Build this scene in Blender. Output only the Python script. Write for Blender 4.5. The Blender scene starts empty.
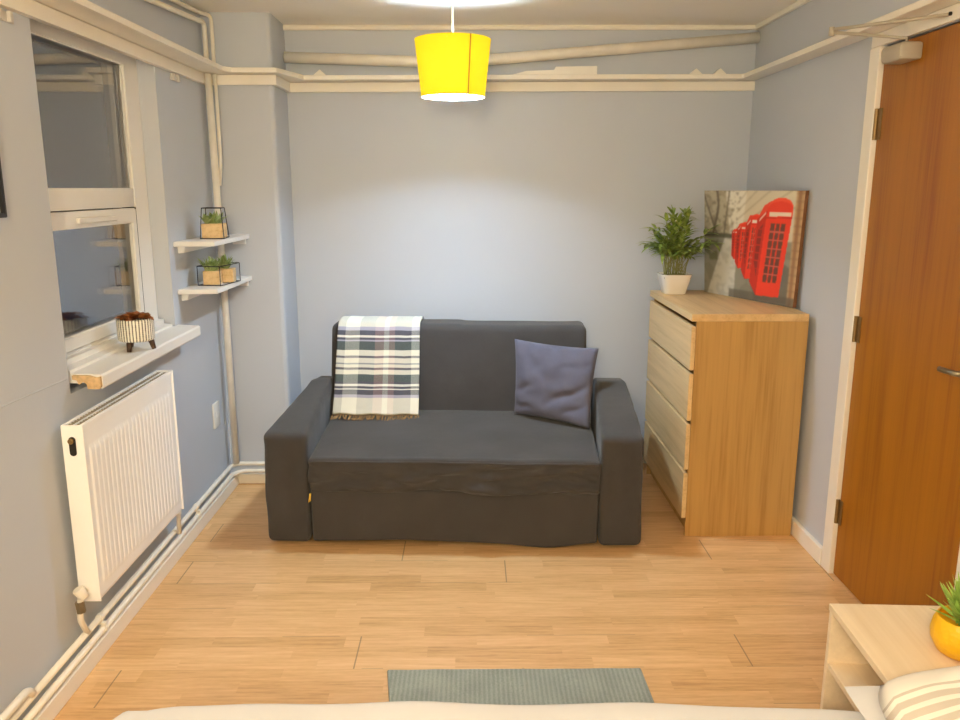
import bpy, bmesh, math, random
import numpy as np
from mathutils import Vector, Matrix, noise
R_ = random.Random(7)
PI = math.pi
scene = bpy.context.scene
COL = scene.collection

# ------------------------------------------------------------------ materials
def S(r, g, b, a=1.0):
    def f(c):
        c /= 255.0
        return c / 12.92 if c <= 0.04045 else ((c + 0.055) / 1.055) ** 2.4
    return (f(r), f(g), f(b), a)

class NT:
    def __init__(self, name):
        self.m = bpy.data.materials.new(name); self.m.use_nodes = True
        self.t = self.m.node_tree; self.n = self.t.nodes; self.l = self.t.links
        self.b = self.n['Principled BSDF']; self.out = self.n['Material Output']
    def new(self, kind, **kw):
        nd = self.n.new(kind)
        for k, v in kw.items():
            if k in nd.inputs: nd.inputs[k].default_value = v
            else: setattr(nd, k, v)
        return nd
    def math(self, op, a, b=None, c=None):
        nd = self.n.new('ShaderNodeMath'); nd.operation = op
        for i, v in enumerate((a, b, c)):
            if v is None: continue
            if isinstance(v, (int, float)): nd.inputs[i].default_value = v
            else: self.l.new(v, nd.inputs[i])
        return nd.outputs[0]
    def comb(self, x, y, z=0.0):
        nd = self.n.new('ShaderNodeCombineXYZ')
        for i, v in enumerate((x, y, z)):
            if isinstance(v, (int, float)): nd.inputs[i].default_value = v
            else: self.l.new(v, nd.inputs[i])
        return nd.outputs[0]
    def mix(self, fac, a, b, mode='MIX'):
        nd = self.n.new('ShaderNodeMix'); nd.data_type = 'RGBA'; nd.blend_type = mode
        for s, v in ((0, fac), (6, a), (7, b)):
            if isinstance(v, (int, float, tuple)): nd.inputs[s].default_value = v
            else: self.l.new(v, nd.inputs[s])
        return nd.outputs[2]
    def obj(self):
        return self.n.new('ShaderNodeTexCoord').outputs['Object']
    def scaled(self, vec, s):
        nd = self.n.new('ShaderNodeMapping'); nd.inputs['Scale'].default_value = s
        self.l.new(vec, nd.inputs['Vector']); return nd.outputs[0]
    def noise(self, vec, scale, detail=3, rough=0.5):
        nd = self.new('ShaderNodeTexNoise', Scale=scale, Detail=detail, Roughness=rough)
        self.l.new(vec, nd.inputs['Vector']); return nd.outputs['Fac']
    def ramp(self, fac, stops, interp='LINEAR'):
        nd = self.n.new('ShaderNodeValToRGB'); cr = nd.color_ramp; cr.interpolation = interp
        while len(cr.elements) < len(stops): cr.elements.new(0.5)
        for e, (p, c) in zip(cr.elements, stops): e.position = p; e.color = c
        self.l.new(fac, nd.inputs[0]); return nd.outputs[0]
    def bump(self, h, strength=0.2, dist=0.002):
        nd = self.new('ShaderNodeBump', Strength=strength, Distance=dist)
        self.l.new(h, nd.inputs['Height']); self.l.new(nd.outputs[0], self.b.inputs['Normal'])
    def base(self, c):
        if isinstance(c, tuple): self.b.inputs['Base Color'].default_value = c
        else: self.l.new(c, self.b.inputs['Base Color'])
    def set(self, rough=0.6, metal=0.0, spec=None):
        self.b.inputs['Roughness'].default_value = rough; self.b.inputs['Metallic'].default_value = metal
        if spec is not None: self.b.inputs['Specular IOR Level'].default_value = spec

def plain(name, c, rough=0.55, metal=0.0, var=0.06, vs=8.0, bump=0.0, bs=120.0, spec=None):
    k = NT(name); k.set(rough, metal, spec); v = k.obj()
    n = k.noise(v, vs, 3)
    d = tuple(x * (1 - var) for x in c[:3]) + (1,); u = tuple(min(1, x * (1 + var)) for x in c[:3]) + (1,)
    k.base(k.ramp(n, [(0.3, d), (0.7, u)]))
    if bump: k.bump(k.noise(v, bs, 4), bump, 0.003)
    return k.m

def wood(name, c1, c2, axis='z', rough=0.45, scale=1.0):
    k = NT(name); k.set(rough); v = k.obj()
    s = {'z': (22, 22, 1.1), 'y': (22, 1.1, 22), 'x': (1.1, 22, 22)}[axis]
    s = tuple(q * scale for q in s)
    a = k.noise(k.scaled(v, s), 1.0, 4, 0.6)
    s2 = {'z': (120, 120, 3), 'y': (120, 3, 120), 'x': (3, 120, 120)}[axis]
    b = k.noise(k.scaled(v, s2), 1.0, 2)
    f = k.math('ADD', k.math('MULTIPLY', a, 0.75), k.math('MULTIPLY', b, 0.25))
    k.base(k.ramp(f, [(0.34, c2), (0.5, c1), (0.66, tuple(min(1, x * 1.1) for x in c1[:3]) + (1,))]))
    k.bump(f, 0.05, 0.001)
    return k.m

M = {}
M['wall'] = plain('wall_paint', S(194, 199, 208), 0.75, var=0.02, vs=1.5, bump=0.12, bs=60)
M['ceil'] = plain('ceiling_paint', S(246, 242, 236), 0.8, var=0.02, vs=2, bump=0.1, bs=50)
M['gloss'] = plain('gloss_white_paint', S(240, 235, 224), 0.4, var=0.03, vs=5, bump=0.04, bs=25)
M['pipe'] = plain('pipe_white_paint', S(238, 232, 220), 0.35, var=0.05, vs=14)
M['upvc'] = plain('white_plastic_frame', S(238, 236, 232), 0.3, var=0.01)
M['rad'] = plain('radiator_enamel', S(252, 251, 250), 0.35, var=0.02)
M['raddark'] = plain('radiator_inside', S(150, 138, 118), 0.6)
M['sillraw'] = plain('bare_chipped_wood', S(205, 172, 128), 0.8, var=0.2, vs=60, bump=0.5, bs=90)
M['chrome'] = plain('tarnished_metal', S(150, 138, 115), 0.35, 0.8)
M['brass'] = plain('brass', S(140, 112, 70), 0.4, 0.6)
M['black'] = plain('black_wire', S(32, 32, 36), 0.4)
M['dark'] = plain('dark_gap', S(30, 26, 22), 0.8)
M['closer'] = plain('grey_closer_paint', S(172, 162, 145), 0.4)
M['fabric'] = None
def fabric(name, c, var=0.12, bump=0.35, sc=500):
    k = NT(name); k.set(0.95, 0, 0.15); v = k.obj()
    n1 = k.noise(v, 7.0, 4); n2 = k.noise(k.scaled(v, (1, 1, 1)), sc, 2)
    f = k.math('ADD', k.math('MULTIPLY', n1, 0.6), k.math('MULTIPLY', n2, 0.4))
    k.base(k.ramp(f, [(0.3, tuple(x * (1 - var) for x in c[:3]) + (1,)), (0.7, tuple(x * (1 + var) for x in c[:3]) + (1,))]))
    k.bump(k.math('ADD', n2, k.math('MULTIPLY', k.noise(v, 26.0, 3), 1.5)), bump, 0.003)
    k.b.inputs['Sheen Weight'].default_value = 0.15
    return k.m
M['fabric'] = fabric('charcoal_sofa_cover', S(71, 68, 67))
M['cushion'] = fabric('slate_velvet', S(98, 97, 112), 0.15)
M['bed'] = fabric('cream_cotton', S(204, 203, 206), 0.02, 0.15)
M['greysheet'] = fabric('grey_cotton', S(170, 165, 165), 0.05, 0.15)
M['rug'] = None
M['chest'] = wood('oak_veneer_shaded', S(188, 147, 84), S(166, 124, 62), 'z', 0.45)  # same oak as top and drawers, with shade put into the colour
M['drawer'] = wood('oak_veneer_drawer_lit', S(218, 186, 136), S(202, 168, 116), 'y', 0.45)  # same oak made paler, the lamp's light put into the colour
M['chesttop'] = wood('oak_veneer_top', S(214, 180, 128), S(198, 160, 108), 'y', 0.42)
M['birch'] = wood('birch_veneer', S(230, 210, 180), S(222, 200, 166), 'y', 0.4, 0.5)
M['door'] = wood('varnished_door_veneer', S(156, 97, 8), S(138, 77, 4), 'z', 0.5, 0.8)
M['block'] = wood('pale_wood_block', S(220, 186, 134), S(204, 164, 108), 'y', 0.6, 2)
M['leg'] = wood('dark_wood_leg', S(75, 52, 36), S(55, 36, 24), 'z', 0.5)
M['white'] = plain('white_ceramic', S(240, 238, 232), 0.2, var=0.01)
M['shelf'] = plain('white_shelf_paint', S(240, 238, 234), 0.4, var=0.01)
M['soil'] = plain('soil', S(70, 55, 35), 0.9, var=0.3, vs=80)
def leafmat(name, a, b):
    k = NT(name); k.set(0.5); v = k.obj()
    k.base(k.ramp(k.noise(v, 25, 2), [(0.35, a), (0.65, b)]))
    return k.m
M['palm'] = leafmat('palm_leaf', S(98, 122, 42), S(160, 176, 84))
M['grass'] = leafmat('succulent_leaf', S(118, 142, 72), S(172, 186, 124))
M['spike'] = leafmat('spiky_leaf', S(120, 156, 48), S(178, 204, 104))
M['dried'] = leafmat('dried_leaf', S(112, 62, 30), S(160, 98, 52))
M['stem'] = plain('plant_stem', S(150, 150, 90), 0.6)

def floor_mat():
    k = NT('laminate_floor'); k.set(0.32); v = k.obj()
    sp = k.new('ShaderNodeSeparateXYZ'); k.l.new(v, sp.inputs[0]); x, y = sp.outputs[0], sp.outputs[1]
    yy = k.math('ADD', y, 7.42)                         # board edges at y = 2.38 + n * 0.196
    row = k.math('FLOOR', k.math('DIVIDE', yy, 0.0653333))
    wn = k.new('ShaderNodeTexWhiteNoise', noise_dimensions='1D'); k.l.new(row, wn.inputs['W'])
    xs = k.math('ADD', k.math('DIVIDE', x, 0.46), k.math('MULTIPLY', wn.outputs['Value'], 9.0))
    col = k.math('FLOOR', xs)
    w2 = k.new('ShaderNodeTexWhiteNoise', noise_dimensions='2D'); k.l.new(k.comb(row, col), w2.inputs['Vector'])
    tone = w2.outputs['Value']
    gv = k.comb(k.math('ADD', k.math('MULTIPLY', x, 5.0), k.math('MULTIPLY', tone, 40.0)), k.math('MULTIPLY', y, 75.0), row)
    grain = k.noise(gv, 1.0, 5, 0.6)
    gv2 = k.comb(k.math('ADD', k.math('MULTIPLY', x, 30.0), k.math('MULTIPLY', tone, 90.0)), k.math('MULTIPLY', y, 130.0), row)
    fleck = k.noise(gv2, 1.0, 2)
    f = k.math('ADD', k.math('MULTIPLY', tone, 0.2), k.math('ADD', k.math('MULTIPLY', grain, 0.65), k.math('MULTIPLY', fleck, 0.15)))
    c = k.ramp(f, [(0.25, S(180, 134, 86)), (0.42, S(208, 164, 112)), (0.58, S(222, 180, 128)), (0.75, S(232, 194, 144))])
    # board joints
    brow = k.math('FLOOR', k.math('DIVIDE', yy, 0.196))
    par = k.math('MODULO', brow, 2.0)
    wb = k.new('ShaderNodeTexWhiteNoise', noise_dimensions='1D'); k.l.new(brow, wb.inputs['W'])
    bx = k.math('FRACT', k.math('DIVIDE', k.math('ADD', k.math('ADD', x, 20.44), k.math('MULTIPLY', wb.outputs['Value'], 1.32)), 1.32))
    by = k.math('FRACT', k.math('DIVIDE', yy, 0.196))
    jx = k.math('MULTIPLY', k.math('LESS_THAN', bx, 0.0035), k.math('GREATER_THAN', wb.outputs['Value'], 0.35)); jy = k.math('LESS_THAN', by, 0.018)
    n = k.noise(v, 2.2, 1)
    jy = k.math('MULTIPLY', jy, k.math('GREATER_THAN', n, 0.56))
    j = k.math('MULTIPLY', k.math('MAXIMUM', jx, k.math('MULTIPLY', jy, 0.6)), 0.6)
    k.base(k.mix(j, c, S(96, 74, 52)))
    k.bump(k.math('SUBTRACT', k.math('MULTIPLY', grain, 0.3), j), 0.12, 0.001)
    return k.m
M['floor'] = floor_mat()

def rug_mat():
    k = NT('grey_green_rug'); k.set(0.95, 0, 0.1); v = k.obj()
    sp = k.new('ShaderNodeSeparateXYZ'); k.l.new(v, sp.inputs[0])
    rib = k.math('SINE', k.math('MULTIPLY', sp.outputs[0], 420.0))
    n = k.noise(v, 220, 3); n2 = k.noise(v, 9, 3)
    f = k.math('ADD', k.math('MULTIPLY', rib, 0.08), k.math('ADD', k.math('MULTIPLY', n, 0.6), k.math('MULTIPLY', n2, 0.4)))
    k.base(k.ramp(f, [(0.3, S(130, 138, 130)), (0.7, S(170, 176, 166))]))
    k.bump(f, 0.8, 0.006)
    return k.m
M['rug'] = rug_mat()

def plaid_mat():
    k = NT('tartan_wool'); k.set(0.95, 0, 0.1)
    uv = k.n.new('ShaderNodeUVMap').outputs[0]
    sp = k.new('ShaderNodeSeparateXYZ'); k.l.new(uv, sp.inputs[0]); u, w = sp.outputs[0], sp.outputs[1]
    cream = S(238, 232, 212); grey = S(150, 150, 150); navy = S(38, 36, 64); green = S(24, 54, 50); lav = S(176, 170, 188); pink = S(208, 180, 174); white = S(246, 244, 232); dk = S(80, 76, 84)
    def band(lst):
        st = []
        for p, c in lst: st.append((p, c))
        return st
    vb = band([(0, cream), (.095, lav), (.14, navy), (.19, white), (.212, navy), (.235, lav), (.253, green), (.34, cream), (.40, dk), (.425, cream), (.475, grey), (.49, cream), (.52, dk), (.545, cream), (.59, green), (.665, navy), (.69, white), (.712, navy), (.735, white), (.75, navy), (.80, lav), (.83, cream)])
    ub = band([(0, grey), (.095, white), (.27, grey), (.46, pink), (.57, white), (.63, pink), (.70, grey), (.90, white)])
    cv = k.ramp(w, vb, 'CONSTANT'); cu = k.ramp(u, ub, 'CONSTANT')
    tw = k.math('SINE', k.math('MULTIPLY', k.math('ADD', k.math('MULTIPLY', u, 0.41), k.math('MULTIPLY', w, 0.6)), 1500.0))
    nz = k.noise(k.scaled(uv, (180, 260, 1)), 1.0, 2)
    fac = k.math('ADD', 0.31, k.math('ADD', k.math('MULTIPLY', tw, 0.1), k.math('MULTIPLY', k.math('SUBTRACT', nz, 0.5), 0.7)))
    fac = k.math('MINIMUM', k.math('MAXIMUM', fac, 0.05), 0.9)
    k.base(k.mix(fac, cv, cu)); k.bump(k.math('ADD', nz, k.math('MULTIPLY', tw, 0.3)), 0.5, 0.003)
    return k.m
M['plaid'] = plaid_mat()

def glass_mat():
    k = NT('window_glass'); k.set(0.0); k.base((1, 1, 1, 1))
    k.b.inputs['Transmission Weight'].default_value = 1.0; k.b.inputs['IOR'].default_value = 1.52
    return k.m
M['glass'] = glass_mat()

def shade_mat():
    k = NT('yellow_lampshade_fabric')
    d = k.new('ShaderNodeBsdfDiffuse', Color=S(255, 205, 20)); t = k.new('ShaderNodeBsdfTranslucent', Color=S(255, 240, 66))
    mx = k.new('ShaderNodeMixShader', Fac=0.06); k.l.new(d.outputs[0], mx.inputs[1]); k.l.new(t.outputs[0], mx.inputs[2])
    k.l.new(mx.outputs[0], k.out.inputs['Surface']); return k.m
M['shade'] = shade_mat()
def liner_mat():
    k = NT('white_shade_lining')
    d = k.new('ShaderNodeBsdfDiffuse', Color=S(238, 236, 230)); t = k.new('ShaderNodeBsdfTranslucent', Color=S(238, 236, 230))
    mx = k.new('ShaderNodeMixShader', Fac=0.35); k.l.new(d.outputs[0], mx.inputs[1]); k.l.new(t.outputs[0], mx.inputs[2])
    k.l.new(mx.outputs[0], k.out.inputs['Surface']); return k.m
M['liner'] = liner_mat()
M['seam'] = plain('shade_seam', S(190, 130, 10), 0.7)
def emit(name, c, s):
    k = NT(name); e = k.new('ShaderNodeEmission', Color=c, Strength=s); k.l.new(e.outputs[0], k.out.inputs['Surface']); return k.m
M['bulb'] = emit('lit_bulb', (1, 0.96, 0.9, 1), 30.0)

def drum_mat():
    k = NT('striped_ceramic'); k.set(0.4); v = k.obj()
    sp = k.new('ShaderNodeSeparateXYZ'); k.l.new(v, sp.inputs[0])
    ang = k.math('ARCTAN2', sp.outputs[1], sp.outputs[0])
    s = k.math('SINE', k.math('MULTIPLY', ang, 36.0))
    d = k.math('SINE', k.math('MULTIPLY', sp.outputs[2], 900.0))
    wn = k.noise(k.comb(k.math('MULTIPLY', ang, 8.0), k.math('MULTIPLY', sp.outputs[2], 120.0)), 1.0, 1)
    a = k.math('GREATER_THAN', k.math('ADD', s, k.math('ADD', k.math('MULTIPLY', d, 0.3), k.math('MULTIPLY', k.math('SUBTRACT', wn, 0.5), 1.0))), 0.45)
    k.base(k.mix(a, S(240, 235, 222), S(88, 82, 78))); return k.m
M['drum'] = drum_mat()
def yellow_mat():
    k = NT('yellow_honeycomb_ceramic'); k.set(0.4); v = k.obj()
    vo = k.new('ShaderNodeTexVoronoi', Scale=110.0); k.l.new(v, vo.inputs['Vector'])
    k.base(S(232, 178, 16)); k.bump(vo.outputs['Distance'], 0.4, 0.002); return k.m
M['yellow'] = yellow_mat()
def pillow_mat():
    k = NT('striped_pillowcase'); k.set(0.9, 0, 0.15)
    uv = k.n.new('ShaderNodeUVMap').outputs[0]; sp = k.new('ShaderNodeSeparateXYZ'); k.l.new(uv, sp.inputs[0])
    w = sp.outputs[1]; cr = S(236, 230, 220); tp = S(200, 190, 178)
    st = [(0, cr), (.45, tp), (.49, cr), (.525, tp), (.575, cr), (.61, tp), (.66, cr), (.695, tp), (.74, cr), (.775, tp), (.795, cr)]
    c = k.ramp(w, st, 'CONSTANT'); k.base(c)
    k.bump(k.noise(k.scaled(uv, (300, 300, 1)), 1, 2), 0.2, 0.002); return k.m
M['pillow'] = pillow_mat()
def vcol_mat():
    k = NT('printed_canvas'); k.set(0.6); a = k.new('ShaderNodeVertexColor', layer_name='ink'); k.base(a.outputs[0]); return k.m
M['print'] = vcol_mat()

# ------------------------------------------------------------------ mesh helpers
def obj(name, bm, mat, parent=None, smooth=False, kind=None, off=None):
    me = bpy.data.meshes.new(name)
    if off is not None: bmesh.ops.translate(bm, verts=bm.verts, vec=-Vector(off))
    bmesh.ops.recalc_face_normals(bm, faces=bm.faces)
    bm.to_mesh(me); bm.free()
    mats = mat if isinstance(mat, (list, tuple)) else [mat]
    for m in mats: me.materials.append(m)
    for p in me.polygons: p.use_smooth = bool(smooth)
    if smooth and smooth is not True: me.set_sharp_from_angle(angle=math.radians(smooth))
    o = bpy.data.objects.new(name, me); COL.objects.link(o)
    if parent: o.parent = parent
    if kind: o['kind'] = kind
    return o
def tag(o, label, cat, group=None, kind=None):
    o['label'] = label; o['category'] = cat
    if group: o['group'] = group
    if kind: o['kind'] = kind
    return o
def thing(name, label, cat, loc, rz=0.0, group=None):
    o = bpy.data.objects.new(name, None); COL.objects.link(o); o.location = loc; o.rotation_euler = (0, 0, rz)
    o.empty_display_size = 0.05
    return tag(o, label, cat, group)
def struct(name, bm, mat, label=None, smooth=False):
    o = obj(name, bm, mat, None, smooth, 'structure')
    if label: o['label'] = label
    return o
def solo(name, bm, mat, label, cat, loc, smooth=False, group=None):
    o = obj(name, bm, mat, None, smooth, None, loc); o.location = loc
    return tag(o, label, cat, group)
def BM(): return bmesh.new()
def box(bm, x0, x1, y0, y1, z0, z1, bev=0.0, seg=2, mi=0):
    vs = [bm.verts.new(p) for p in ((x0, y0, z0), (x1, y0, z0), (x1, y1, z0), (x0, y1, z0), (x0, y0, z1), (x1, y0, z1), (x1, y1, z1), (x0, y1, z1))]
    fs = [bm.faces.new([vs[i] for i in q]) for q in ((3, 2, 1, 0), (4, 5, 6, 7), (0, 1, 5, 4), (1, 2, 6, 5), (2, 3, 7, 6), (3, 0, 4, 7))]
    for f in fs: f.material_index = mi
    if bev:
        es = list({e for f in fs for e in f.edges})
        bmesh.ops.bevel(bm, geom=es, offset=bev, segments=seg, affect='EDGES', profile=0.5)
    return bm
def bx(*a, **k): return box(BM(), *a, **k)
def prism(bm, poly, a0, a1, axis='z', bev=0.0):
    def P(u, v, w): return {'z': (u, v, w), 'y': (u, w, v), 'x': (w, u, v)}[axis]
    lo = [bm.verts.new(P(u, v, a0)) for u, v in poly]; hi = [bm.verts.new(P(u, v, a1)) for u, v in poly]
    n = len(poly); fs = [bm.faces.new(lo[::-1]), bm.faces.new(hi)]
    for i in range(n): fs.append(bm.faces.new((lo[i], lo[(i + 1) % n], hi[(i + 1) % n], hi[i])))
    if bev: bmesh.ops.bevel(bm, geom=list({e for f in fs for e in f.edges}), offset=bev, segments=2, affect='EDGES', profile=0.5)
    return bm
def tube(bm, pts, r, seg=12, caps=True):
    pts = [Vector(p) for p in pts]; n = len(pts); rings = []
    t0 = (pts[1] - pts[0]).normalized()
    a = t0.orthogonal().normalized()
    for i, p in enumerate(pts):
        t = ((pts[i] - pts[i - 1]).normalized() if i else t0)
        t2 = ((pts[i + 1] - pts[i]).normalized() if i < n - 1 else t)
        tt = (t + t2).normalized(); cosh = max(0.3, tt.dot(t))
        a = (a - tt * a.dot(tt)).normalized(); b = tt.cross(a)
        rr = r[i] if isinstance(r, (list, tuple)) else r
        rings.append([bm.verts.new(p + (a * math.cos(2 * PI * k / seg) + b * math.sin(2 * PI * k / seg)) * rr) for k in range(seg)])
    for i in range(n - 1):
        for k in range(seg): bm.faces.new((rings[i][k], rings[i][(k + 1) % seg], rings[i + 1][(k + 1) % seg], rings[i + 1][k]))
    if caps: bm.faces.new(rings[0][::-1]); bm.faces.new(rings[-1])
    return bm
def bend(pts, r=0.03, n=5):
    pts = [Vector(p) for p in pts]; out = [pts[0]]
    for i in range(1, len(pts) - 1):
        a, b, c = pts[i - 1], pts[i], pts[i + 1]
        d = min(r, (a - b).length * 0.45, (c - b).length * 0.45)
        p, q = b + (a - b).normalized() * d, b + (c - b).normalized() * d
        for k in range(n + 1):
            t = k / n; out.append(p * (1 - t) ** 2 + b * 2 * t * (1 - t) + q * t * t)
    out.append(pts[-1]); return out
def lathe(bm, prof, c=(0, 0, 0), seg=32, cap0=False, cap1=False):
    rings = [[bm.verts.new((c[0] + r * math.cos(2 * PI * k / seg), c[1] + r * math.sin(2 * PI * k / seg), c[2] + z)) for k in range(seg)] for r, z in prof]
    for i in range(len(rings) - 1):
        for k in range(seg): bm.faces.new((rings[i][k], rings[i][(k + 1) % seg], rings[i + 1][(k + 1) % seg], rings[i + 1][k]))
    if cap0: bm.faces.new(rings[0][::-1])
    if cap1: bm.faces.new(rings[-1])
    return bm
def grid(bm, fn, nu, nv, uv=False, closed_u=False):
    L = bm.loops.layers.uv.new('UVMap') if uv else None
    V = [[bm.verts.new(fn(i / nu, j / nv)) for j in range(nv + 1)] for i in range(nu + 1)]
    for i in range(nu):
        for j in range(nv):
            f = bm.faces.new((V[i][j], V[i + 1][j], V[i + 1][j + 1], V[i][j + 1]))
            if uv:
                for lp, (a, b) in zip(f.loops, ((i, j), (i + 1, j), (i + 1, j + 1), (i, j + 1))): lp[L].uv = (a / nu, b / nv)
    return V
def softbox(bm, x0, x1, y0, y1, z0, z1, r=0.03, step=0.03, deform=None):
    d = [x1 - x0, y1 - y0, z1 - z0]; o = [x0, y0, z0]
    def coords(L):
        n = max(4, int(L / step)); a = [0, r * .25, r * .6, r]; m = [r + (L - 2 * r) * i / n for i in range(1, n)]
        return a + m + [L - r, L - r * .6, L - r * .25, L]
    cs = [coords(q) for q in d]; vm = {}
    def vert(i, j, k):
        key = (i, j, k)
        if key in vm: return vm[key]
        p = Vector((cs[0][i], cs[1][j], cs[2][k])); q = Vector([min(max(p[t], r), d[t] - r) for t in range(3)])
        w = p - q
        if w.length > 1e-9:
            p = q + w.normalized() * r
        p = p + Vector(o)
        if deform: p = Vector(deform(p))
        vm[key] = bm.verts.new(p); return vm[key]
    N = [len(c) - 1 for c in cs]
    for i in range(N[0]):
        for j in range(N[1]):
            for k in (0, N[2]): bm.faces.new((vert(i, j, k), vert(i + 1, j, k), vert(i + 1, j + 1, k), vert(i, j + 1, k)))
    for i in range(N[0]):
        for k in range(N[2]):
            for j in (0, N[1]): bm.faces.new((vert(i, j, k), vert(i + 1, j, k), vert(i + 1, j, k + 1), vert(i, j, k + 1)))
    for j in range(N[1]):
        for k in range(N[2]):
            for i in (0, N[0]): bm.faces.new((vert(i, j, k), vert(i, j + 1, k), vert(i, j + 1, k + 1), vert(i, j, k + 1)))
    return bm
def nz(p, s, a, seed=0.0): return noise.noise(Vector((p[0] * s + seed, p[1] * s - seed, p[2] * s + 3 * seed))) * a
def blade(bm, p0, d, L, w, droop=0.3, seg=4, fold=0.25):
    p0 = Vector(p0); d = Vector(d).normalized(); side = d.cross(Vector((0, 0, 1)))
    side = side.normalized() if side.length > 1e-3 else Vector((1, 0, 0))
    upv = side.cross(d).normalized(); prev = None
    for i in range(seg + 1):
        t = i / seg; p = p0 + d * (L * t) - Vector((0, 0, 1)) * droop * L * t * t
        ww = w * (math.sin(PI * min(0.98, 0.15 + 0.85 * t)) ** 0.8) * 0.5 if i < seg else w * 0.03
        cur = [bm.verts.new(p + side * ww + upv * ww * fold), bm.verts.new(p), bm.verts.new(p - side * ww + upv * ww * fold)]
        if prev:
            bm.faces.new((prev[0], prev[1], cur[1], cur[0])); bm.faces.new((prev[1], prev[2], cur[2], cur[1]))
        prev = cur

# ------------------------------------------------------------------ the room
WL, WR, YB, YF, ZC = -1.29, 1.475, 4.40, -0.75, 2.365
struct('floor', bx(WL - .2, WR + .2, YF - .1, YB + .1, -0.06, 0), M['floor'], 'warm oak strip laminate floor of the room')
struct('ceiling', bx(WL - .2, WR + .2, YF - .1, YB + .1, ZC, ZC + 0.08), M['ceil'], 'off white painted ceiling above the sofa')
struct('wall_back', bx(WL - .2, WR + .2, YB, YB + .1, 0, ZC), M['wall'], 'grey blue wall behind the sofa')
struct('wall_front', bx(WL - .2, WR + .2, YF - .1, YF, 0, ZC), M['wall'], 'grey wall opposite the sofa, behind the viewer')
# left wall with the window opening
OY0, OY1, OZ0, OZ1 = 2.515, 3.46, 0.90, 2.07
bm = BM(); T = 0.22
ys, zs = [YF, OY0, OY1, YB], [0, OZ0, OZ1, ZC]
V = {(s, i, j): bm.verts.new((WL - (T if s else 0), ys[i], zs[j])) for s in (0, 1) for i in range(4) for j in range(4)}
for s in (0, 1):
    for i in range(3):
        for j in range(3):
            if (i, j) != (1, 1): bm.faces.new([V[(s, a, b)] for a, b in ((i, j), (i + 1, j), (i + 1, j + 1), (i, j + 1))])
hole = [(1, 1), (2, 1), (2, 2), (1, 2)]
for q in range(4): a, b = hole[q], hole[(q + 1) % 4]; bm.faces.new((V[(0,) + a], V[(0,) + b], V[(1,) + b], V[(1,) + a]))
rim = [(0, 0), (1, 0), (2, 0), (3, 0), (3, 1), (3, 2), (3, 3), (2, 3), (1, 3), (0, 3), (0, 2), (0, 1)]
for q in range(12): a, b = rim[q], rim[(q + 1) % 12]; bm.faces.new((V[(0,) + a], V[(0,) + b], V[(1,) + b], V[(1,) + a]))
struct('wall_left', bm, M['wall'], 'grey wall with the window opening')
# right wall with door opening
DY0, DY1, DZ = 2.222, 3.03, 2.045
bm = BM(); ys, zs = [YF, DY0, DY1, YB], [0, DZ, ZC]
V = {(s, i, j): bm.verts.new((WR + (0.12 if s else 0), ys[i], zs[j])) for s in (0, 1) for i in range(4) for j in range(3)}
for s in (0, 1):
    for i in range(3):
        for j in range(2):
            if (i, j) != (1, 0): bm.faces.new([V[(s, a, b)] for a, b in ((i, j), (i + 1, j), (i + 1, j + 1), (i, j + 1))])
path = [(0, 0), (1, 0), (1, 1), (2, 1), (2, 0), (3, 0), (3, 1), (3, 2), (2, 2), (1, 2), (0, 2), (0, 1)]
for q in range(12): a, b = path[q], path[(q + 1) % 12]; bm.faces.new((V[(0,) + a], V[(0,) + b], V[(1,) + b], V[(1,) + a]))
struct('wall_right', bm, M['wall'], 'grey wall with the brown door')
# boxed-in column in the back left corner
BXX, BXY = -0.962, 4.095
struct('wall_boxing', prism(BM(), [(WL, BXY), (BXX - .02, BXY), (BXX - .006, BXY + .006), (BXX, BXY + .02), (BXX, YB), (WL, YB)], 0, ZC), M['wall'], 'grey boxed in corner left of the sofa')
# skirting
def skirt(name, poly, h, label): struct(name, prism(BM(), poly, 0, h, 'z', 0.004), M['gloss'], label)
skirt('baseboard_left', [(WL, YF), (WL + .042, YF), (WL + .042, BXY), (WL, BXY)], 0.062, 'white skirting under the radiator pipes')
skirt('baseboard_corner', [(WL + .042, BXY - .015), (BXX + .013, BXY - .015), (BXX + .013, YB), (BXX, YB), (BXX, BXY), (WL + .042, BXY)], 0.055, 'white skirting around the corner boxing')
skirt('baseboard_back', [(BXX + .015, YB - .018), (WR, YB - .018), (WR, YB), (BXX + .015, YB)], 0.07, 'white skirting behind the sofa')
skirt('baseboard_right', [(WR - .02, 3.105), (WR, 3.105), (WR, YB - .018), (WR - .02, YB - .018)], 0.075, 'white skirting between chest and door')
# thin painted line on the left wall
struct('trim_1', tube(BM(), [(WL + .0005, 1.6, 0.966), (WL + .0005, 2.2, 0.962), (WL + .0005, 2.5, 0.955)], 0.0022, 6), M['wall'], 'thin painted over cable on the left wall')

# picture rail ledge right round the room, with the board below it
zl = lambda x: 2.088 + 0.004 * x
outer = [(-1.165, YF), (-1.165, 3.97), (-1.135, 4.015), (-0.925, 4.02), (-0.85, 4.29), (1.375, 4.29), (1.385, 4.27), (1.385, YF)]
inner = [(WR, YF), (WR, YB), (BXX, YB), (BXX, BXY), (WL, BXY), (WL, YF)]
bm = prism(BM(), outer + inner, 0, 0.022, 'z')
for v in bm.verts: v.co.z += zl(v.co.x)
bmesh.ops.bevel(bm, geom=[e for e in bm.edges], offset=0.003, segments=1, affect='EDGES')
struct('trim_2', bm, M['gloss'], 'white ledge running round the walls above head height')
bm = BM()
th = 0.022
inn = [(WL, YF), (WL, BXY), (BXX, BXY), (BXX, YB), (WR, YB)]
outp = [(WL + th, YF), (WL + th, BXY - th), (BXX + th, BXY - th), (BXX + th, YB - th), (WR, YB - th)]
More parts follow.
